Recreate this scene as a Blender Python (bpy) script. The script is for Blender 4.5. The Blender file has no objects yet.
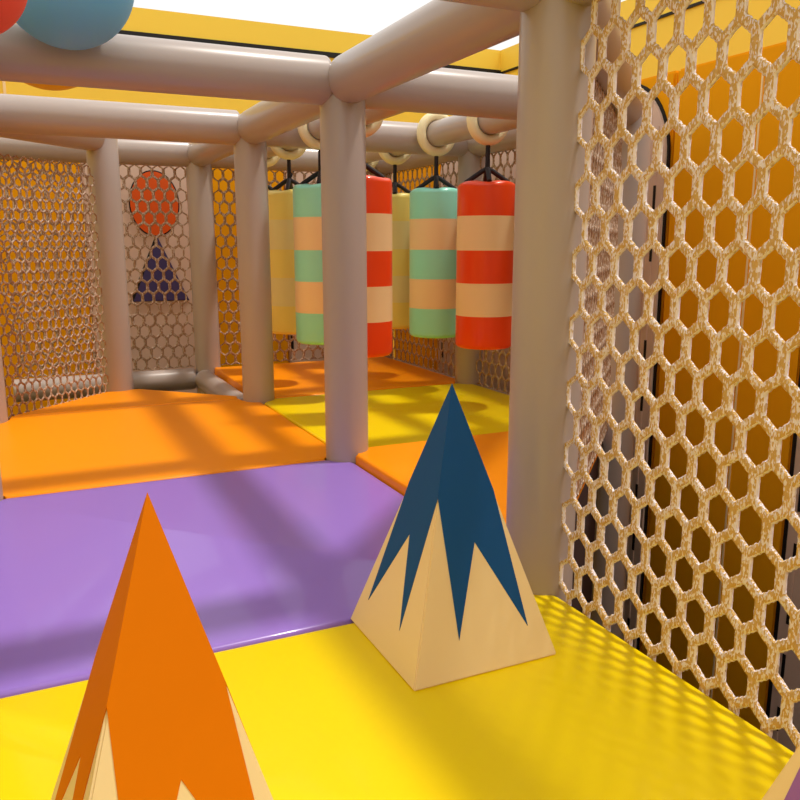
import bpy, bmesh, math, random
from mathutils import Vector, Matrix, noise
random.seed(7)
PI = math.pi
SC = bpy.context.scene
COL = SC.collection
R0 = 0.064          # padded tube radius
HB = 1.072          # height of the overhead tubes' axis

# ------------------------------------------------------------------ materials
def s2l(c):
    c = c / 255.0
    return c / 12.92 if c <= 0.04045 else ((c + 0.055) / 1.055) ** 2.4
def rgb(r, g, b): return (s2l(r), s2l(g), s2l(b), 1.0)

def vinyl(name, c, rough=0.35, coat=0.0, var=0.04, bump=0.0, bscale=9.0, spec=0.35, coat_rough=0.06):
    m = bpy.data.materials.new(name); m.use_nodes = True
    nt = m.node_tree; N = nt.nodes; L = nt.links
    b = N['Principled BSDF']
    b.inputs['Roughness'].default_value = rough
    b.inputs['Coat Weight'].default_value = coat
    b.inputs['Coat Roughness'].default_value = coat_rough
    b.inputs['Specular IOR Level'].default_value = spec
    tc = N.new('ShaderNodeTexCoord')
    nz = N.new('ShaderNodeTexNoise'); nz.inputs['Scale'].default_value = 6.0; nz.inputs['Detail'].default_value = 3.0
    L.new(tc.outputs['Object'], nz.inputs['Vector'])
    mx = N.new('ShaderNodeMix'); mx.data_type = 'RGBA'
    mx.inputs[6].default_value = tuple(x * (1 - var) for x in c[:3]) + (1,)
    mx.inputs[7].default_value = tuple(min(1, x * (1 + var)) for x in c[:3]) + (1,)
    L.new(nz.outputs['Fac'], mx.inputs[0]); L.new(mx.outputs[2], b.inputs['Base Color'])
    if bump:
        n2 = N.new('ShaderNodeTexNoise'); n2.inputs['Scale'].default_value = bscale; n2.inputs['Detail'].default_value = 2.0
        L.new(tc.outputs['Object'], n2.inputs['Vector'])
        bp = N.new('ShaderNodeBump'); bp.inputs['Strength'].default_value = bump; bp.inputs['Distance'].default_value = 0.01
        L.new(n2.outputs['Fac'], bp.inputs['Height']); L.new(bp.outputs['Normal'], b.inputs['Normal'])
        L.new(bp.outputs['Normal'], b.inputs['Coat Normal'])
    return m

def rope_mat(name, base, fleck, scale=170.0, thr=0.42):
    m = bpy.data.materials.new(name); m.use_nodes = True
    nt = m.node_tree; N = nt.nodes; L = nt.links
    b = N['Principled BSDF']; b.inputs['Roughness'].default_value = 0.75
    tc = N.new('ShaderNodeTexCoord')
    mp = N.new('ShaderNodeMapping'); mp.inputs['Scale'].default_value = (1, 1, 0.42)
    L.new(tc.outputs['Object'], mp.inputs['Vector'])
    vo = N.new('ShaderNodeTexVoronoi'); vo.inputs['Scale'].default_value = scale
    L.new(mp.outputs['Vector'], vo.inputs['Vector'])
    sep = N.new('ShaderNodeSeparateColor'); L.new(vo.outputs['Color'], sep.inputs['Color'])
    cr = N.new('ShaderNodeMath'); cr.operation = 'LESS_THAN'; cr.inputs[1].default_value = thr
    L.new(sep.outputs[0], cr.inputs[0])
    mx = N.new('ShaderNodeMix'); mx.data_type = 'RGBA'
    mx.inputs[6].default_value = base; mx.inputs[7].default_value = fleck
    L.new(cr.outputs[0], mx.inputs[0]); L.new(mx.outputs[2], b.inputs['Base Color'])
    bp = N.new('ShaderNodeBump'); bp.inputs['Strength'].default_value = 0.6; bp.inputs['Distance'].default_value = 0.002
    L.new(vo.outputs['Distance'], bp.inputs['Height']); L.new(bp.outputs['Normal'], b.inputs['Normal'])
    return m

M = {}
M['tube'] = vinyl('taupe_vinyl', rgb(178, 164, 157), 0.3, 0.12, 0.03, 0.05, 5)
M['yellow'] = vinyl('yellow_vinyl', rgb(234, 204, 0), 0.35, 0.06, 0.02, 0.03, 4, 0.2)
M['purple'] = vinyl('purple_vinyl', rgb(146, 112, 202), 0.3, 0.3, 0.02, 0.03, 4)
M['orange'] = vinyl('orange_vinyl', rgb(250, 148, 0), 0.4, 0.04, 0.02, 0.03, 4, 0.2)
M['cream'] = vinyl('cream_vinyl', rgb(240, 216, 166), 0.45, 0.0, 0.02)
M['blue'] = vinyl('blue_vinyl', rgb(18, 80, 142), 0.6, 0.0, 0.02, spec=0.2)
M['orange_flat'] = vinyl('orange_print', rgb(220, 120, 0), 0.6, 0.0, 0.02, spec=0.1)
M['violet'] = vinyl('violet_print', rgb(150, 100, 185), 0.5, 0.0, 0.02)
M['wall_y'] = vinyl('yellow_wall_paint', rgb(255, 218, 76), 0.6, 0.0, 0.02)
M['wall_o'] = vinyl('amber_wall_padding', rgb(242, 166, 10), 0.8, 0.0, 0.03, spec=0.1)
M['wall_b'] = vinyl('beige_wall_padding', rgb(222, 192, 172), 0.5, 0.0, 0.03)
M['disc'] = vinyl('orange_red_print', rgb(228, 88, 8), 0.5, 0.0, 0.02)
M['tri'] = vinyl('indigo_print', rgb(70, 62, 112), 0.5, 0.0, 0.02)
M['black'] = vinyl('black_trim', rgb(22, 18, 18), 0.55, 0.0, 0.0)
M['strap'] = vinyl('black_webbing', rgb(38, 30, 32), 0.7, 0.0, 0.05)
M['line'] = vinyl('pale_seam', rgb(250, 225, 170), 0.5, 0.0, 0.0)
M['line_d'] = vinyl('brown_seam', rgb(150, 100, 20), 0.5, 0.0, 0.0)
M['ring'] = vinyl('ivory_ring_vinyl', rgb(240, 226, 180), 0.4, 0.0, 0.02)
M['red'] = vinyl('red_vinyl', rgb(242, 74, 24), 0.32, 0.2, 0.02, 0.25, 7)
M['teal'] = vinyl('aqua_vinyl', rgb(156, 240, 218), 0.32, 0.2, 0.02, 0.25, 7)
M['lemon'] = vinyl('pale_yellow_vinyl', rgb(248, 226, 122), 0.35, 0.2, 0.02, 0.25, 7)
M['band'] = vinyl('peach_cream_vinyl', rgb(248, 218, 168), 0.35, 0.2, 0.02, 0.25, 7)
M['band_l'] = vinyl('pale_lime_vinyl', rgb(240, 226, 160), 0.35, 0.2, 0.02, 0.25, 7)
M['ball_t'] = vinyl('blue_green_ball', rgb(112, 192, 242), 0.55, 0.0, 0.02)
M['ball_c'] = vinyl('coral_ball', rgb(246, 92, 74), 0.55, 0.0, 0.02)
M['ball_a'] = vinyl('amber_ball', rgb(240, 196, 20), 0.55, 0.0, 0.02)
M['rope'] = rope_mat('flecked_rope', rgb(208, 170, 100), rgb(238, 230, 236), 520.0, 0.40)
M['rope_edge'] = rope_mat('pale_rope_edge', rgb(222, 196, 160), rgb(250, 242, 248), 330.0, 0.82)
M['rope_far'] = rope_mat('tan_rope', rgb(160, 126, 96), rgb(206, 186, 170), 300.0, 0.3)
M['deck'] = vinyl('deck_board', rgb(70, 50, 40), 0.7, 0.0, 0.1)
M['ground'] = vinyl('hall_floor', rgb(44, 30, 28), 0.6, 0.0, 0.08)
M['steel'] = vinyl('grey_steel', rgb(150, 150, 150), 0.4, 0.0, 0.0)
M['plaster'] = vinyl('white_plaster', rgb(235, 230, 222), 0.7, 0.0, 0.02)

# ------------------------------------------------------------------ helpers
def obj(name, bm, mats, parent=None, smooth=True, angle=40):
    me = bpy.data.meshes.new(name)
    bmesh.ops.recalc_face_normals(bm, faces=bm.faces)
    bm.to_mesh(me); bm.free()
    if not isinstance(mats, (list, tuple)): mats = [mats]
    for mm in mats: me.materials.append(mm)
    if smooth:
        for p in me.polygons: p.use_smooth = True
        try: me.set_sharp_from_angle(angle=math.radians(angle))
        except Exception: pass
    o = bpy.data.objects.new(name, me); COL.objects.link(o)
    if parent: o.parent = parent
    return o
def tag(o, label=None, cat=None, group=None, kind=None):
    if label: o['label'] = label
    if cat: o['category'] = cat
    if group: o['group'] = group
    if kind: o['kind'] = kind
    return o
def empty(name, loc, label, cat, group=None):
    o = bpy.data.objects.new(name, None); COL.objects.link(o)
    o.location = loc; o.empty_display_size = 0.05
    return tag(o, label, cat, group)
def copy_tree(o, parent=None):
    c = o.copy(); COL.objects.link(c)
    if parent: c.parent = parent
    for ch in list(o.children): copy_tree(ch, c)
    return c

def frame_of(ax):
    ax = ax.normalized()
    up = Vector((0, 0, 1)) if abs(ax.z) < 0.9 else Vector((1, 0, 0))
    u = ax.cross(up).normalized(); v = ax.cross(u).normalized()
    return ax, u, v
def add_loft(bm, path, radii, seg=40, caps=True, mat=0):
    """tube along straight or bent path with per-point radius"""
    rings = []
    pts = [Vector(p) for p in path]
    for i, p in enumerate(pts):
        if i == 0: d = pts[1] - pts[0]
        elif i == len(pts) - 1: d = pts[-1] - pts[-2]
        else: d = (pts[i + 1] - pts[i]).normalized() + (pts[i] - pts[i - 1]).normalized()
        a, u, v = frame_of(d)
        rings.append([bm.verts.new(p + (u * math.cos(2 * PI * k / seg) + v * math.sin(2 * PI * k / seg)) * radii[i]) for k in range(seg)])
    for i in range(len(rings) - 1):
        for k in range(seg):
            f = bm.faces.new((rings[i][k], rings[i][(k + 1) % seg], rings[i + 1][(k + 1) % seg], rings[i + 1][k])); f.material_index = mat
    if caps:
        bm.faces.new(rings[0][::-1]); bm.faces.new(rings[-1])
def tube_bm(a, b, r=R0, round_ends=0.02, seg=44):
    a = Vector(a); b = Vector(b); L = (b - a).length; d = (b - a) / L
    bm = bmesh.new()
    e = round_ends
    path = []; rad = []
    for k in range(5):
        t = k / 4 * PI / 2
        path.append(a + d * e * (1 - math.sin(t + 1e-4))); rad.append(0)
    path = [a + d * (e * (1 - math.cos(k / 4 * PI / 2))) for k in range(5)]
    rad = [r - e + e * math.sin(k / 4 * PI / 2) for k in range(5)]
    path += [b - d * (e * (1 - math.cos(k / 4 * PI / 2))) for k in range(4, -1, -1)]
    rad += [r - e + e * math.sin(k / 4 * PI / 2) for k in range(4, -1, -1)]
    add_loft(bm, path, rad, seg)
    return bm
def add_box(bm, lo, hi, mat=0):
    v = [bm.verts.new((x, y, z)) for z in (lo[2], hi[2]) for y in (lo[1], hi[1]) for x in (lo[0], hi[0])]
    for q in ((0, 2, 3, 1), (4, 5, 7, 6), (0, 1, 5, 4), (2, 6, 7, 3), (0, 4, 6, 2), (1, 3, 7, 5)):
        f = bm.faces.new([v[i] for i in q]); f.material_index = mat
def add_torus(bm, c, axis, R, r, seg=40, seg2=16):
    a, u, v = frame_of(Vector(axis)); c = Vector(c)
    rr = []
    for i in range(seg):
        t = 2 * PI * i / seg; d = u * math.cos(t) + v * math.sin(t)
        rr.append([bm.verts.new(c + d * (R + r * math.cos(2 * PI * k / seg2)) + a * (r * 1.15 * math.sin(2 * PI * k / seg2))) for k in range(seg2)])
    for i in range(seg):
        for k in range(seg2):
            bm.faces.new((rr[i][k], rr[i][(k + 1) % seg2], rr[(i + 1) % seg][(k + 1) % seg2], rr[(i + 1) % seg][k]))
def slab_bm(outline, z0, z1, bev=0.012):
    bm = bmesh.new()
    lo = [bm.verts.new((x, y, z0)) for x, y in outline]
    hi = [bm.verts.new((x, y, z1)) for x, y in outline]
    n = len(outline)
    bm.faces.new(lo[::-1]); bm.faces.new(hi)
    for i in range(n): bm.faces.new((lo[i], lo[(i + 1) % n], hi[(i + 1) % n], hi[i]))
    if bev:
        es = [e for e in bm.edges if e.verts[0].co.z > z1 - 1e-6 and e.verts[1].co.z > z1 - 1e-6]
        bmesh.ops.bevel(bm, geom=es, offset=bev, segments=4, profile=0.5, affect='EDGES')
    return bm
def notched(x0, y0, x1, y1, corners, r=0.068, g=0.003):
    """rectangle outline (ccw) with round notches where posts pass; corners: set of 'sw','se','ne','nw'"""
    out = []
    data = (('sw', x0, y0, 0), ('se', x1, y0, 1), ('ne', x1, y1, 2), ('nw', x0, y1, 3))
    for nm, x, y, q in data:
        if nm in corners:
            # arc concave round (x,y), from the incoming side to the outgoing side
            a0 = {0: PI / 2, 1: PI, 2: 3 * PI / 2, 3: 2 * PI}[q]
            for k in range(9):
                a = a0 - k / 8 * PI / 2
                out.append((x + r * math.cos(a), y + r * math.sin(a)))
        else:
            sx = g if q in (0, 3) else -g; sy = g if q in (0, 1) else -g
            out.append((x + sx, y + sy))
    res = []
    for (x, y) in out:
        res.append((min(max(x, x0 + g), x1 - g), min(max(y, y0 + g), y1 - g)))
    return res

# ------------------------------------------------------------------ setting: hall floor and outer walls
bm = bmesh.new(); add_box(bm, (-3.2, -3.4, -1.2), (3.2, 5.2, -1.1))
tag(obj('floor', bm, M['ground'], smooth=False), 'dark hall floor below the raised play deck', kind='structure')

def wall(name, lo, hi, m, label):
    bm = bmesh.new(); add_box(bm, lo, hi)
    return tag(obj(name, bm, m, smooth=False), label, kind='structure')
wall('wall_back', (-3.1, 5.0, -1.1), (3.1, 5.1, 2.247), M['wall_y'], 'bright yellow outer wall at the back')
wall('wall_right', (3.0, -3.3, -1.1), (3.1, 5.0, 2.247), M['wall_y'], 'bright yellow outer wall on the right')
wall('wall_left', (-3.1, -3.3, -1.1), (-3.0, 5.0, 2.247), M['wall_y'], 'bright yellow outer wall on the left')
wall('wall_front', (-3.0, -3.3, -1.1), (3.0, -3.2, 2.247), M['plaster'], 'pale outer wall behind the camera')
# black strip running along the outer walls
bm = bmesh.new(); add_box(bm, (-3.0, 4.985, 2.048), (3.0, 5.0, 2.085))
tag(obj('trim_1', bm, M['black'], smooth=False), 'thin black strip along the yellow back wall', kind='structure')
bm = bmesh.new(); add_box(bm, (2.985, -3.2, 2.05), (3.0, 4.985, 2.066))
tag(obj('trim_2', bm, M['black'], smooth=False), 'thin black strip along the yellow right wall', kind='structure')
# pale vertical seam lines on the back wall
bm = bmesh.new()
for x in (-1.93, -0.86, 1.2): add_box(bm, (x, 4.992, -1.1), (x + 0.018, 5.0, 2.04))
tag(obj('trim_3', bm, M['line'], smooth=False), 'pale vertical panel joints of the back wall', kind='structure')

# padded wall panels round the play frame: wall planes X = 1.3 and Y = 3.5
ZW = 1.235
def y_panel(name, x0, x1, m, label, cat='wall panel', top=ZW, group='padded wall panels'):
    r = empty(name, ((x0 + x1) / 2, 3.5, -1.1), label, cat, group)
    bm = bmesh.new(); add_box(bm, (x0 - (x0 + x1) / 2 + .004, 0, 0), (x1 - (x0 + x1) / 2 - .004, .08, top + 1.1))
    bmesh.ops.bevel(bm, geom=list(bm.edges), offset=0.008, segments=2, affect='EDGES')
    obj('padding', bm, m, r)
    return r
def x_panel(name, y0, y1, m, label, cat='wall panel', top=ZW, group='padded wall panels'):
    c = (y0 + y1) / 2
    r = empty(name, (1.3, c, -1.1), label, cat, group)
    bm = bmesh.new(); add_box(bm, (0, y0 - c + .004, 0), (.08, y1 - c - .004, top + 1.1))
    bmesh.ops.bevel(bm, geom=list(bm.edges), offset=0.008, segments=2, affect='EDGES')
    obj('padding', bm, m, r)
    return r
def dashed(name, base, period, duty):
    m = vinyl(name, base, 0.5)
    nt = m.node_tree; N = nt.nodes; L = nt.links; b = N['Principled BSDF']
    src = b.inputs['Base Color'].links[0].from_socket
    tc = N.new('ShaderNodeTexCoord'); sp = N.new('ShaderNodeSeparateXYZ'); L.new(tc.outputs['Object'], sp.inputs[0])
    md = N.new('ShaderNodeMath'); md.operation = 'PINGPONG'; md.inputs[1].default_value = period / 2; L.new(sp.outputs[2], md.inputs[0])
    lt = N.new('ShaderNodeMath'); lt.operation = 'LESS_THAN'; lt.inputs[1].default_value = period / 2 * duty; L.new(md.outputs[0], lt.inputs[0])
    mx = N.new('ShaderNodeMix'); mx.data_type = 'RGBA'; mx.inputs[7].default_value = rgb(22, 18, 18)
    L.new(src, mx.inputs[6]); L.new(lt.outputs[0], mx.inputs[0]); L.new(mx.outputs[2], b.inputs['Base Color'])
    return m
M['dash_b'] = dashed('stitched_beige', rgb(222, 192, 172), .19, .45)
M['dash_o'] = dashed('stitched_amber', rgb(240, 160, 16), .145, .52)
def dashes_v(parent, x, y, z0, z1, along, mat='dash_b', w=0.008):
    """stitched seam running vertically on the padding; coordinates local to parent"""
    bm = bmesh.new()
    if along == 'x': add_box(bm, (x - w, y - .003, z0), (x + w, y + .002, z1))
    else: add_box(bm, (x - .003, y - w, z0), (x + .002, y + w, z1))
    return obj('stitching', bm, M[mat], parent, smooth=False)

# back wall panels
pb = y_panel('wall_panel', -3.0, -0.52, M['wall_o'], 'amber padded wall panel behind the slanting net on the left')
pb = y_panel('wall_panel', -0.52, 0.155, M['wall_b'], 'beige padded wall panel with an orange disc and an indigo triangle')
cx = (-0.52 + 0.155) / 2
# disc (foreshortened oval as seen on the wall)
def oval(cx_, cz_, rx, rz, y, t=0.006, n=48):
    bm = bmesh.new()
    f = [bm.verts.new((cx_ + rx * math.cos(2 * PI * k / n), y - t, cz_ + rz * math.sin(2 * PI * k / n))) for k in range(n)]
    g = [bm.verts.new((v.co.x, y + .002, v.co.z)) for v in f]
    bm.faces.new(f); bm.faces.new(g[::-1])
    for k in range(n): bm.faces.new((f[k], f[(k + 1) % n], g[(k + 1) % n], g[k]))
    return bm
obj('disc_outline', oval(-0.152 - cx, 0.850 + 1.1, 0.135, 0.179, 0.0, 0.004), M['black'], pb, smooth=False)
obj('orange_disc', oval(-0.152 - cx, 0.850 + 1.1, 0.128, 0.172, 0.0, 0.008), M['disc'], pb, smooth=False)
def tri_bm(pts, y0, y1):
    bm = bmesh.new()
    f = [bm.verts.new((x - cx, y0, z + 1.1)) for x, z in pts]; g = [bm.verts.new((x - cx, y1, z + 1.1)) for x, z in pts]
    bm.faces.new(f); bm.faces.new(g[::-1])
    for k in range(3): bm.faces.new((f[k], f[(k + 1) % 3], g[(k + 1) % 3], g[k]))
    return bm
obj('triangle_outline', tri_bm([(-0.315, 0.314), (0.012, 0.314), (-0.153, 0.685)], -.004, .002), M['black'], pb, smooth=False)
obj('indigo_triangle', tri_bm([(-0.295, 0.316), (0.01, 0.318), (-0.146, 0.665)], -.008, .002), M['tri'], pb, smooth=False)
po = y_panel('wall_panel', 0.155, 0.60, M['wall_o'], 'amber padded wall panel behind the back net, between the two beige panels')
dashes_v(po, -0.2225 + 0.012, 0, 0.0, 2.3, 'x', 'dash_o', .007)
pc = y_panel('wall_panel', 0.60, 1.29, M['wall_b'], 'beige padded wall panel with a black slanting line, behind the hanging bags')
dashes_v(pc, -0.345 + 0.02, 0, 0.0, 2.1, 'x', 'dash_b', .008)
bm = bmesh.new()
add_loft(bm, [(-0.33, 0, 2.08), (-0.29, 0, 2.16), (-0.22, 0, 2.22), (-0.12, 0, 2.26)], [.008] * 4, 8)
obj('shoulder_line', bm, M['black'], pc)

# right wall panels
x_panel('wall_panel', 2.86, 3.49, M['wall_o'], 'amber padded wall panel in the far right corner behind the back-right net')
# arch panel : amber field above, beige arch with rounded shoulders
ar = x_panel('arch_panel', 1.10, 2.86, M['wall_o'], 'wide beige arch outlined in black on the wall beyond the play frame', 'wall panel')
yc = (1.10 + 2.86) / 2
def arch_outline(y0, y1, ztop, rs, n=14):
    pts = [(y0, 0.0)]
    # right shoulder (low y) then left shoulder
    for k in range(n + 1):
        a = PI - k / n * PI / 2
        pts.append((y0 + rs * 0.9 + rs * 0.9 * math.cos(a), ztop - rs + rs * math.sin(a)))
    for k in range(n + 1):
        a = PI / 2 - k / n * PI / 2
        pts.append((y1 - rs * 0.9 + rs * 0.9 * math.cos(a), ztop - rs + rs * math.sin(a)))
    pts.append((y1, 0.0))
    return pts
def arch_bm(pts, x0, x1):
    bm = bmesh.new()
    f = [bm.verts.new((x0, y - yc, z)) for y, z in pts]; g = [bm.verts.new((x1, y - yc, z)) for y, z in pts]
    bm.faces.new(f); bm.faces.new(g[::-1])
    n = len(pts)
    for k in range(n): bm.faces.new((f[k], f[(k + 1) % n], g[(k + 1) % n], g[k]))
    return bm
obj('arch_outline', arch_bm(arch_outline(1.105, 2.855, 2.33, 0.28), -.006, .002), M['black'], ar, smooth=False)
obj('arch_face', arch_bm(arch_outline(1.115, 2.843, 2.320, 0.274), -.016, .002), M['wall_b'], ar, smooth=False)
dashes_v(ar, -0.0165, 1.155 - yc, 0.1, 2.15, 'y', 'dash_b', .005)
dashes_v(ar, -0.0165, 2.79 - yc, 0.1, 2.1, 'y', 'dash_b', .01)
pr_ = x_panel('wall_panel', 0.49, 1.10, M['wall_o'], 'amber padded wall panel with a pale vertical seam, seen through the large near net', top=ZW)
bm = bmesh.new(); add_box(bm, (-.003, -0.075, 0), (.002, -0.069, 2.3)); obj('pale_seam', bm, M['line'], pr_, smooth=False)
pq = x_panel('wall_panel', -0.55, 0.49, M['wall_b'], 'beige padded wall panel with black edge and stitching at the right edge of the picture')
bm = bmesh.new(); add_box(bm, (-.004, 0.508, 0), (.002, 0.520, 2.3)); obj('black_edge', bm, M['black'], pq, smooth=False)
dashes_v(pq, 0, 0.475, 0.0, 2.3, 'y', 'dash_b', .005)
x_panel('wall_panel', -3.0, -0.55, M['wall_o'], 'amber padded wall panel right of the beige stitched panel')

# ------------------------------------------------------------------ deck and mats
def deck(outline):
    return slab_bm(outline, -0.09, -0.051, 0)
def arc(cx_, cy_, a0, a1, r=0.068, n=10):
    return [(cx_ + r * math.cos(a0 + (a1 - a0) * k / n), cy_ + r * math.sin(a0 + (a1 - a0) * k / n)) for k in range(n + 1)]
for outl, nm in (((( -1, -2), (-.002, -2), (-.002, 2.06), (-1, 2.06)), 'deck board below the front and left mats'),
                 (((.02, .12), (1, 1.02), (1, 2.96), (.02, 2.96)), 'deck board below the mats of the hanging bag bay')):
    o = tag(obj('floor', deck(list(outl)), M['deck'], smooth=False), nm, kind='structure')

# added dark boards that stop light passing through below the deck
M['light_block'] = vinyl('light_block_board', rgb(58, 36, 34), 0.8)
for i, (a, b) in enumerate((((-.03, -2), (-.03, -.08)), ((.05, .10), (.92, .97)), ((.97, 1.08), (.97, 1.92)), ((.97, 2.08), (.97, 2.92)))):
    a = Vector((*a, 0)); b = Vector((*b, 0)); d = (b - a).normalized(); n_ = Vector((-d.y, d.x, 0)) * .01
    q = [a - n_, b - n_, b + n_, a + n_]
    tag(obj('trim_%d' % (i + 4), slab_bm([(p.x, p.y) for p in q], -1.1, -.092, 0), M['light_block'], smooth=False), 'added dark board blocking light below the deck', kind='structure')

def mat_thing(outline, m, label, z1=0.0, z0=-0.05, group=None, bev=0.010):
    return tag(obj('floor_mat', slab_bm(outline, z0, z1, bev), m), label, 'floor mat', 'soft floor mats')
mat_thing(notched(-1, -1, 0, 0, {'ne', 'nw', 'se'}), M['yellow'], 'glossy yellow floor mat in front carrying the three pyramids')
mat_thing(notched(-1, -2, 0, -1, {'ne'}), M['yellow'], 'yellow floor mat nearest the viewer, below the bottom of the picture')
mat_thing(notched(-1, 0, 0, 1, {'ne', 'se', 'nw', 'sw'}), M['purple'], 'glossy purple floor mat behind the orange pyramid')
out = notched(-1, 1, 0, 2.065, {'se', 'sw'})
g = .003
pts = [p for p in out if p[1] < 1.5] 
sw = [p for p in pts if p[0] < -.5]; se = [p for p in pts if p[0] > -.5]
ne = arc(0, 2, -PI / 2, -PI, .068, 8) + [(-.068, 2.0), (-.068, 2.062)]
nw = [(-.932, 2.062), (-.932, 2.0)] + arc(-1, 2, 0, -PI / 2, .068, 8)[0:]
mat_thing(sw + se + [(x if x < -g else -g, y) for x, y in ne] + [(x if x > -1 + g else -1 + g, y) for x, y in nw],
          M['orange'], 'large orange floor mat on the left, behind the purple mat')
# triangular mat in the far left corner, in front of post A
tri = [(-0.93, 2.068), (-0.074, 2.068), (-0.062, 2.118), (-0.42, 2.476), (-0.452, 2.452), (-0.52, 2.432), (-0.565, 2.462), (-0.90, 2.118)]
mat_thing(tri, M['orange'], 'triangular orange floor mat in the far left corner, at the foot of the slanting net')
tag(obj('floor', slab_bm([(-0.93, 2.062), (-0.08, 2.062), (-0.46, 2.43), (-0.56, 2.43)], -.09, -.051, 0), M['deck'], smooth=False), 'deck board below the triangular mat', kind='structure')
mat_thing([(.003, .10), (.06, .088), (.10, .118), (.885, .903), (.905, .94), (.93, .997)] + arc(0, 1, 0, -PI / 2, .068, 8),
          M['orange'], 'raised orange floor mat behind the blue pyramid, between the two nearest posts', z1=0.024)
mat_thing(notched(0, 1, 1, 2, {'nw', 'sw', 'ne', 'se'}), M['yellow'], 'yellow floor mat below the hanging bags')
mat_thing([(max(x, .02), y) for x, y in notched(0, 2, 1, 2.955, {'sw', 'se'})], M['orange'], 'orange floor mat at the back, in front of the back net')

# ------------------------------------------------------------------ padded posts and tubes
def post(x, y, label, z0=-1.1, z1=HB + 0.03, bottom=None, group=None):
    o = obj('padded_post', tube_bm((0, 0, 0), (0, 0, z1 - z0), R0, 0.012), M['tube'])
    o.location = (x, y, z0)
    return tag(o, label, 'post', 'upright padded posts of the play frame')
post(0, 0, 'thick taupe padded post nearest the viewer, at the left edge of the large net')
post(0, 1, 'taupe padded post in the middle, at the corner of the purple mat')
post(0, 2, 'taupe padded post left of the hanging bags, between two orange mats')
post(0, 3, 'farthest taupe padded post, right of the net with the disc behind it')
post(-.5, 2.5, 'taupe padded post between the slanting left net and the net with the disc behind it')
post(-1, 2, 'taupe padded post at the left edge of the picture', z1=HB + .03)
post(-1, 1, 'taupe padded post left of the purple mat, just outside the picture')
post(-1, 0, 'taupe padded post left of the front yellow mat, outside the picture')
post(0, -1, 'taupe padded post at the right end of the large net, outside the picture')
post(1, 2, 'taupe padded post behind the hanging bags, at the far corner of the yellow mat')
post(1, 3, 'taupe padded post in the back right corner, behind the bags')
post(1.03, 1, 'taupe padded post seen through the large near net, in front of the beige arch')

def beam(a, b, label, r=R0, trim=(0.045, 0.045), name='padded_beam', seg=44):
    a = Vector(a); b = Vector(b); d = (b - a).normalized()
    a2 = a + d * trim[0]; b2 = b - d * trim[1]
    mid = (a2 + b2) / 2
    o = obj(name, tube_bm(a2 - mid, b2 - mid, r, 0.012, seg), M['tube']); o.location = mid
    return tag(o, label, 'beam', 'overhead padded beams' if name == 'padded_beam' else 'low padded tubes')
beam((-1, 0, HB), (0, 0, HB), 'overhead taupe padded beam crossing the top edge above the nearest post')
beam((0, 0, HB), (1, 1, HB), 'overhead padded beam running diagonally back from the nearest post, seen through the large net')
beam((-1, 1, HB), (0, 1, HB), 'thick overhead padded beam at upper left, just under the coloured balls')
beam((0, 1, HB), (1, 1, HB), 'overhead padded beam running right from the middle post, in front of the bag rings')
beam((-1, 2, HB), (0, 2, HB), 'second overhead padded beam at left, below the one with the balls')
beam((0, 2, HB), (1, 2, HB), 'overhead padded beam behind the middle post, carrying the two bag rails')
beam((-1, 3, HB), (0, 3, HB), 'farthest overhead padded beam at left, above the net with the disc behind it')
beam((0, 3, HB), (1, 3, HB), 'farthest overhead padded beam, above the back net behind the bags')
beam((0, -1, HB), (0, 0, HB), 'overhead padded beam above the large near net')
beam((0, 0, HB), (0, 1, HB), 'overhead padded beam slanting up from the middle post to the nearest post')
beam((0, 1, HB), (0, 2, HB), 'overhead padded beam between the middle post and the post left of the bags')
beam((0, 2, HB), (0, 3, HB), 'overhead padded beam from the post left of the bags back to the farthest post')
beam((1, 1, HB), (1, 2, HB), 'overhead padded beam above the right-hand net behind the red bag')
beam((1, 2, HB), (1, 3, HB), 'overhead padded beam above the far right net behind the aqua bag')
beam((-1, 0, HB), (-1, 1, HB), 'overhead padded beam along the left side of the purple mat, outside the picture')
beam((-1, 1, HB), (-1, 2, HB), 'overhead padded beam along the left side of the orange mat, outside the picture')
beam((-1, 2, HB), (-.5, 2.5, HB), 'short overhead padded beam above the slanting left net')
ZR = 1.083
for X, lab in ((.253, 'left-hand padded rail carrying a row of hanging bags'), (.77, 'right-hand padded rail carrying a row of hanging bags')):
    a = Vector((X, 1.03, ZR)); b = Vector((X, 2.97, ZR))
    mid = (a + b) / 2
    o = obj('padded_rail', tube_bm(a - mid, b - mid, 0.052, 0.01), M['tube']); o.location = mid
    tag(o, lab, 'rail', 'padded rails carrying the bags')
# low tubes of the frame, level with the mats
beam((-1, 3, -.06), (0, 3, -.06), 'low padded tube below the net with the disc behind it', r=.056, name='padded_tube', trim=(.07, .07))
beam((-.036, 2.0, -.056), (-.036, 3, -.056), 'low padded tube between the left corner gap and the orange back mat', r=.05, name='padded_tube', trim=(.1, .07))
beam((0, 3, -.06), (1, 3, -.06), 'low padded tube below the back net', r=.05, name='padded_tube', trim=(.07, .07))
beam((.085, -1, -.16), (.085, 0, -.16), 'low padded tube at the foot of the large near net', r=.045, name='padded_tube', trim=(.07, .07))
beam((1.056, 1, -.06), (1.056, 2, -.06), 'low padded tube below the right-hand net behind the red bag', r=.045, name='padded_tube', trim=(.06, .06))
beam((1.056, 2, -.06), (1.056, 3, -.06), 'low padded tube below the far right net', r=.045, name='padded_tube', trim=(.06, .06))
dv = Vector((-.707, .707, 0)) * .06
beam(Vector((-1, 2, -.08)) + dv, Vector((-.5, 2.5, -.08)) + dv, 'low padded tube at the foot of the slanting left net', r=.045, name='padded_tube', trim=(.075, .075))

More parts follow.
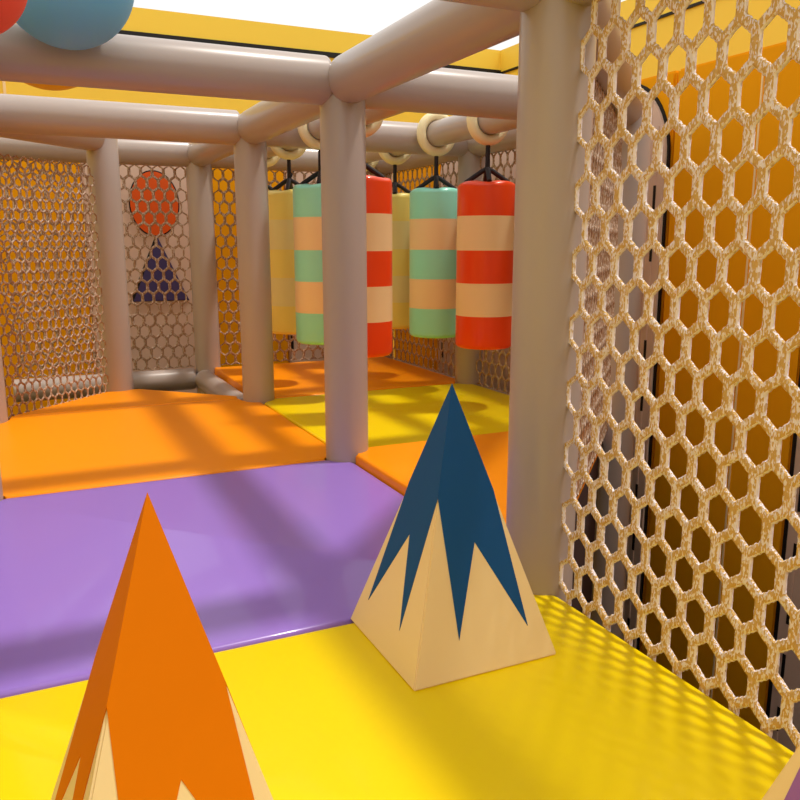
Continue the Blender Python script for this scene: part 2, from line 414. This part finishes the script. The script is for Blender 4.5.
# ------------------------------------------------------------------ nets
PW, PR = 0.0543, 0.0557      # lattice pitch
def net_bm(L, H, near=False, off=0.0, t=0.003, phase=0.0, z0=0.0, zmin=0.0, k_=1.0):
    """pointy-top hexagonal mesh in the local X (length) / Z (height) plane, centre plane y=0"""
    bm = bmesh.new()
    PW = globals()['PW'] * k_; PR = globals()['PR'] * k_
    w = PW / 2; top = PR * 2 / 3; half = PR / 3
    O = [(0, top), (w, half), (w, -half), (0, -top), (-w, -half), (-w, half)]
    I = [(0, .0286), (.0180, .0143), (.0180, -.0143), (0, -.0286), (-.0180, -.0143), (-.0180, .0143)]
    I = [(a * k_, b * k_) for a, b in I]
    if not near: I = [(a * 1.1, b * 1.06) for a, b in I]
    sub = 5 if near else 1
    fr = (0.0, 0.30, 1.0) if near else (0.0, 1.0)
    dp = (0.0, 1.2, 1.3) if near else (0.25, 1.0)
    rows = int(H / PR) + 2
    cache = {}
    def V(x, y, z):
        key = (round(x, 5), round(y, 5), round(z, 5))
        v = cache.get(key)
        if v is None:
            v = bm.verts.new((x, y, z)); cache[key] = v
        return v
    for j in range(-1, rows):
        cz = z0 + j * PR
        if cz > H: break
        if cz + PR * 2 / 3 < zmin: continue
        o_ = (j % 2) * w + phase - PW
        n = int(L / PW) + 2
        for i in range(n + 1):
            cx_ = o_ + i * PW
            if cx_ < w * .4 or cx_ > L - w * .4: continue
            # subdivided loops
            def loop(P):
                res = []
                for a in range(6):
                    p, q = P[a], P[(a + 1) % 6]
                    for s in range(sub):
                        f = s / sub; res.append((p[0] + (q[0] - p[0]) * f, p[1] + (q[1] - p[1]) * f))
                return res
            lo = loop(O); li = loop(I); m = len(lo)
            rings = []
            for q, f in enumerate(fr):
                ring = []
                for k in range(m):
                    x = li[k][0] + (lo[k][0] - li[k][0]) * f; z = li[k][1] + (lo[k][1] - li[k][1]) * f
                    y = t * dp[q]
                    if near:
                        if q == 0:
                            a = 0.0011 * noise.noise(Vector((cx_ * 40 + x * 400, cz * 40 + z * 400, 3.1))) + (0.0009 if k % 2 else -0.0004)
                            rl = math.hypot(x, z); x *= 1 + a / rl; z *= 1 + a / rl
                        elif q == 1:
                            y *= 1 + 0.25 * noise.noise(Vector((cx_ * 60 + x * 500, cz * 60 + z * 500, 8.0)))
                        else:
                            y *= 1 + 0.25 * noise.noise(Vector(((cx_ + x) * 300, (cz + z) * 300, 8.0)))
                    ring.append((cx_ + x, y, cz + z))
                rings.append(ring)
            # clip at ground
            for q in range(len(rings) - 1):
                for k in range(m):
                    k2 = (k + 1) % m
                    quad = [rings[q][k], rings[q][k2], rings[q + 1][k2], rings[q + 1][k]]
                    if min(p[2] for p in quad) < zmin:
                        quad = [(p[0], p[1], max(p[2], zmin)) for p in quad]
                        if max(p[2] for p in quad) < zmin + 1e-5: continue
                    for sg in (1, -1):
                        vs = []
                        for p in quad:
                            v = V(p[0], p[1] * sg, p[2])
                            if v not in vs: vs.append(v)
                        if len(vs) >= 3:
                            try:
                                f_ = bm.faces.new(vs if sg > 0 else vs[::-1])
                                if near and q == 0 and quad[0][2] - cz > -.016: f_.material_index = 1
                            except ValueError: pass
            if not near:
                for k in range(m):
                    k2 = (k + 1) % m
                    p, q = rings[0][k], rings[0][k2]
                    vs = [V(p[0], p[1], max(p[2], zmin)), V(q[0], q[1], max(q[2], zmin)), V(q[0], -q[1], max(q[2], zmin)), V(p[0], -p[1], max(p[2], zmin))]
                    if len(set(vs)) == 4:
                        try: bm.faces.new(vs)
                        except ValueError: pass
    return bm
def net(a, b, H, label, near=False, phase=0.0, z=0.0, z0=0.03, mat=None, zmin=0.0, k_=1.0):
    a = Vector((a[0], a[1], 0)); b = Vector((b[0], b[1], 0)); d = b - a
    o = obj('safety_net', net_bm(d.length, H, near, phase=phase, z0=z0, zmin=zmin, k_=k_), mat or ([M['rope'], M['rope_edge']] if near else [M['rope_far']]), angle=80)
    o.location = (a.x, a.y, z); o.rotation_euler = (0, 0, math.atan2(d.y, d.x))
    return tag(o, label, 'net', 'hexagonal rope nets of the play frame')
HN = HB - R0
# near net: lattice phase so that a hole centre falls at Y=-.331, z=.432
s0 = -0.052
ph = (0.304 + s0) % PW
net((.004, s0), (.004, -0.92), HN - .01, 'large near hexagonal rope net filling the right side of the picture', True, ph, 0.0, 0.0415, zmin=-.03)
net((.05, .05), (.93, .93), HN, 'rope net seen almost edge-on through the large net, beside the nearest post', z=.001)
net((1, 1.93), (1, 1.07), HN, 'rope net right of the post behind the red bag', z=.001)
net((1, 2.93), (1, 2.07), HN, 'rope net behind the aqua bag, left of the post in the far corner', z=.001)
net((.066, 3), (.934, 3), HN, 'rope net closing the back, behind the yellow and aqua bags', z=.001)
net((-.934, 3), (-.066, 3), HN, 'rope net in front of the beige panel with the disc and triangle', z=.001)
net((-.950, 2.050), (-.552, 2.448), HN, 'slanting rope net at the left edge, above the triangular mat', z=-.05, k_=.68)

# ------------------------------------------------------------------ punching bags
def bag(main, band, label, X, Y, group):
    group = 'striped bags hanging from the two rails'
    ztop, zbot = 0.858, 0.236
    r = 0.112
    root = empty('punching_bag', (X, Y, zbot), label, 'punching bag', group)
    H = ztop - zbot
    bm = bmesh.new(); seg = 64
    prof = []
    rb = 0.018
    for k in range(6):
        t = k / 5 * PI / 2; prof.append((r - rb + rb * math.sin(t), rb - rb * math.cos(t)))
    for k in range(1, 5):
        prof.append((r, H * k / 5 - 0.0012)); prof.append((r, H * k / 5 + 0.0012))
    for k in range(6):
        t = k / 5 * PI / 2; prof.append((r - rb + rb * math.cos(t), H - rb + rb * math.sin(t)))
    prof.append((0.06, H + 0.004)); prof.append((0.02, H + 0.001))
    prof.insert(0, (0.05, 0.0))
    rings = []
    rnd = random.Random(int(X * 100 + Y * 1000))
    for (rr, z) in prof:
        ring = []
        for k in range(seg):
            a = 2 * PI * k / seg
            pr_ = rr * (1 + 0.006 * math.sin(6 * a) * (1 if z > H - .03 or z < .03 else .3))
            dz = 0.003 * math.sin(4 * a + X * 9) if z > H - 0.012 and rr > .05 else 0
            ring.append(bm.verts.new((pr_ * math.cos(a), pr_ * math.sin(a), z + dz)))
        rings.append(ring)
    for i in range(len(rings) - 1):
        zm = (prof[i][1] + prof[i + 1][1]) / 2
        b = min(4, max(0, int(zm / H * 5)))
        for k in range(seg):
            f = bm.faces.new((rings[i][k], rings[i][(k + 1) % seg], rings[i + 1][(k + 1) % seg], rings[i + 1][k]))
            f.material_index = b % 2
    bm.faces.new(rings[0][::-1]); bm.faces.new(rings[-1])
    obj('body', bm, [main, band], root, angle=60)
    # webbing: centre strap from the ring, then four legs to the rim
    zj = H + 0.052
    bm = bmesh.new()
    add_loft(bm, [(0, 0, zj - .006), (0, 0, 0.998 - zbot)], [.0095, .0085], 12)
    obj('strap', bm, M['strap'], root)
    for q in range(4):
        a = q * PI / 2 - 0.44
        bm = bmesh.new()
        add_loft(bm, [(0, 0, zj), (.02 * math.cos(a), .02 * math.sin(a), zj - .01), (.082 * math.cos(a), .082 * math.sin(a), H - .0)], [.0095, .0095, .009], 10)
        obj('strap_leg', bm, M['strap'], root)
    bm = bmesh.new(); add_torus(bm, (0, 0, ZR - zbot), (0, 1, 0), .071, .0195)
    obj('hanging_ring', bm, M['ring'], root)
    return root
bag(M['red'], M['band'], 'red and cream striped hanging bag at the right, beside the nearest post', .77, 1.49, None)
bag(M['teal'], M['band'], 'aqua and cream striped hanging bag between the pale yellow one and the right-hand red one', .77, 1.905, None)
bag(M['lemon'], M['band_l'], 'pale yellow striped hanging bag right of the middle post, mostly hidden by the aqua bag', .77, 2.32, None)
bag(M['red'], M['band'], 'red and cream striped hanging bag half hidden by the middle post', .253, 1.49, None)
bag(M['teal'], M['band'], 'aqua and cream striped hanging bag touching the left side of the middle post', .253, 1.90, None)
bag(M['lemon'], M['band_l'], 'pale yellow striped hanging bag just right of the post on the left', .253, 2.31, None)
bag(M['lemon'], M['band_l'], 'hindmost bag of the left row, only its ring showing beside the post', .253, 2.70, None)
bag(M['lemon'], M['band_l'], 'hindmost bag of the right row, only its ring showing behind the left red bag', .77, 2.70, None)

# ------------------------------------------------------------------ pyramids
def pyramid(X, Y, col, label, covername):
    s, h = 0.1255, 0.4205
    root = empty('foam_pyramid', (X, Y, 0), label, 'pyramid', 'zigzag pyramids on the front yellow mat')
    bm = bmesh.new()
    base = [(-s, -s), (s, -s), (s, s), (-s, s)]
    bv = [bm.verts.new((x, y, 0)) for x, y in base]; av = bm.verts.new((0, 0, h))
    bm.faces.new(bv[::-1])
    for k in range(4): bm.faces.new((bv[k], bv[(k + 1) % 4], av))
    bmesh.ops.bevel(bm, geom=list(bm.edges), offset=0.0022, segments=2, affect='EDGES')
    obj('body', bm, M['cream'], root, angle=30)
    # zigzag-edged cover wrapped over the top
    bm = bmesh.new()
    prof = [(0, .612), (.305, .128), (.53, .445), (.855, .125), (1, .612)]
    order = [((-1, -1), (1, -1), False), ((1, -1), (1, 1), False), ((1, 1), (-1, 1), False), ((-1, 1), (-1, -1), True)]
    def P(A, B, sv, t, s_, h_):
        A = Vector((A[0] * s_, A[1] * s_, 0)); B = Vector((B[0] * s_, B[1] * s_, 0))
        return A.lerp(B, sv).lerp(Vector((0, 0, h_)), t)
    for A, B, rev in order:
        pf = [(1 - a, b) for a, b in prof][::-1] if rev else prof
        vs = [bm.verts.new(P(A, B, a, b, s + .0008, h + .002)) for a, b in pf] + [bm.verts.new((0, 0, h + .002))]
        vi = [bm.verts.new(P(A, B, a, b, s - .0002, h - .001)) for a, b in pf]
        for k in range(len(pf) - 1):
            bm.faces.new((vs[k], vs[k + 1], vs[-1]))
            bm.faces.new((vs[k], vi[k], vi[k + 1], vs[k + 1]))
    bmesh.ops.remove_doubles(bm, verts=bm.verts, dist=0.0005)
    obj(covername, bm, col, root, smooth=False)
    return root
pyramid(-.26, -.12, M['blue'], 'cream soft pyramid with a dark blue zigzag top, beside the nearest post', 'zigzag_cover')
pyramid(-.764, -.489, M['orange_flat'], 'cream soft pyramid with an orange zigzag top at lower left', 'zigzag_cover')
pyramid(-.18, -.82, M['violet'], 'cream soft pyramid with a violet zigzag top, cut off at the lower right corner', 'zigzag_cover')

# ------------------------------------------------------------------ coloured balls hung above the front beam
def sphere_bm(r):
    bm = bmesh.new(); bmesh.ops.create_uvsphere(bm, u_segments=64, v_segments=32, radius=r); return bm
def ball(P, r, m, label):
    root = empty('hanging_ball', P, label, 'ball', 'coloured balls at the upper left')
    obj('ball_body', sphere_bm(r), m, root)
    bm = bmesh.new(); add_loft(bm, [(0, 0, r - .004), (0, 0, 2.26 - P[2])], [.003, .003], 8)
    obj('cord', bm, M['steel'], root)
CAM = Vector((-.847, -1.182, .634)); YAW, PIT = .4387, .1941
ball((-.709, .834, 1.204), .1457, M['ball_t'], 'blue-green ball against the upper left beam, at the top edge of the picture')
ball((-.897, .457, 1.084), .1032, M['ball_c'], 'coral red ball in the top left corner, left of the blue-green ball')
ball((-.737, 1.203, 1.184), .1545, M['ball_a'], 'amber ball behind the upper left beam, only its underside showing')
for x, lab in ((-.72, 'thin steel pipe spanning the hall above the balls, outside the picture'), (-.897, 'thin steel pipe above the coral ball, outside the picture')):
    o = obj('ceiling_pipe', tube_bm((0, -4.15, 0), (0, 4.15, 0), .012, .003, 12), M['steel']); o.location = (x, .9, 2.26)
    tag(o, lab, 'pipe')

# ------------------------------------------------------------------ light
w = bpy.data.worlds.new('World'); SC.world = w; w.use_nodes = True
bg = w.node_tree.nodes['Background']
bg.inputs['Color'].default_value = (1.0, 0.985, 0.96, 1); bg.inputs['Strength'].default_value = 1.05
sd = bpy.data.lights.new('sun', 'SUN'); sd.energy = 2.5; sd.angle = math.radians(4.2); sd.color = (1.0, 0.95, 0.86)
so = bpy.data.objects.new('sun', sd); COL.objects.link(so)
dirv = Vector((.38, -.11, 1.07)).normalized()
so.rotation_euler = dirv.to_track_quat('Z', 'Y').to_euler(); so.location = (1, 0, 4)

# ------------------------------------------------------------------ camera
cd = bpy.data.cameras.new('camera'); co = bpy.data.objects.new('camera', cd); COL.objects.link(co)
cd.sensor_fit = 'HORIZONTAL'; cd.sensor_width = 36.0; cd.lens = 36.0 * 0.9955
cd.clip_start = 0.01
fwd = Vector((math.sin(YAW) * math.cos(PIT), math.cos(YAW) * math.cos(PIT), -math.sin(PIT)))
co.location = CAM; co.rotation_euler = (-fwd).to_track_quat('Z', 'Y').to_euler()
SC.camera = co
vs = SC.view_settings
vs.view_transform = 'Standard'; vs.look = 'None'; vs.gamma = 1.0; vs.exposure = 0.0; vs.use_curve_mapping = False
SC.cycles.max_bounces = 10; SC.cycles.diffuse_bounces = 6
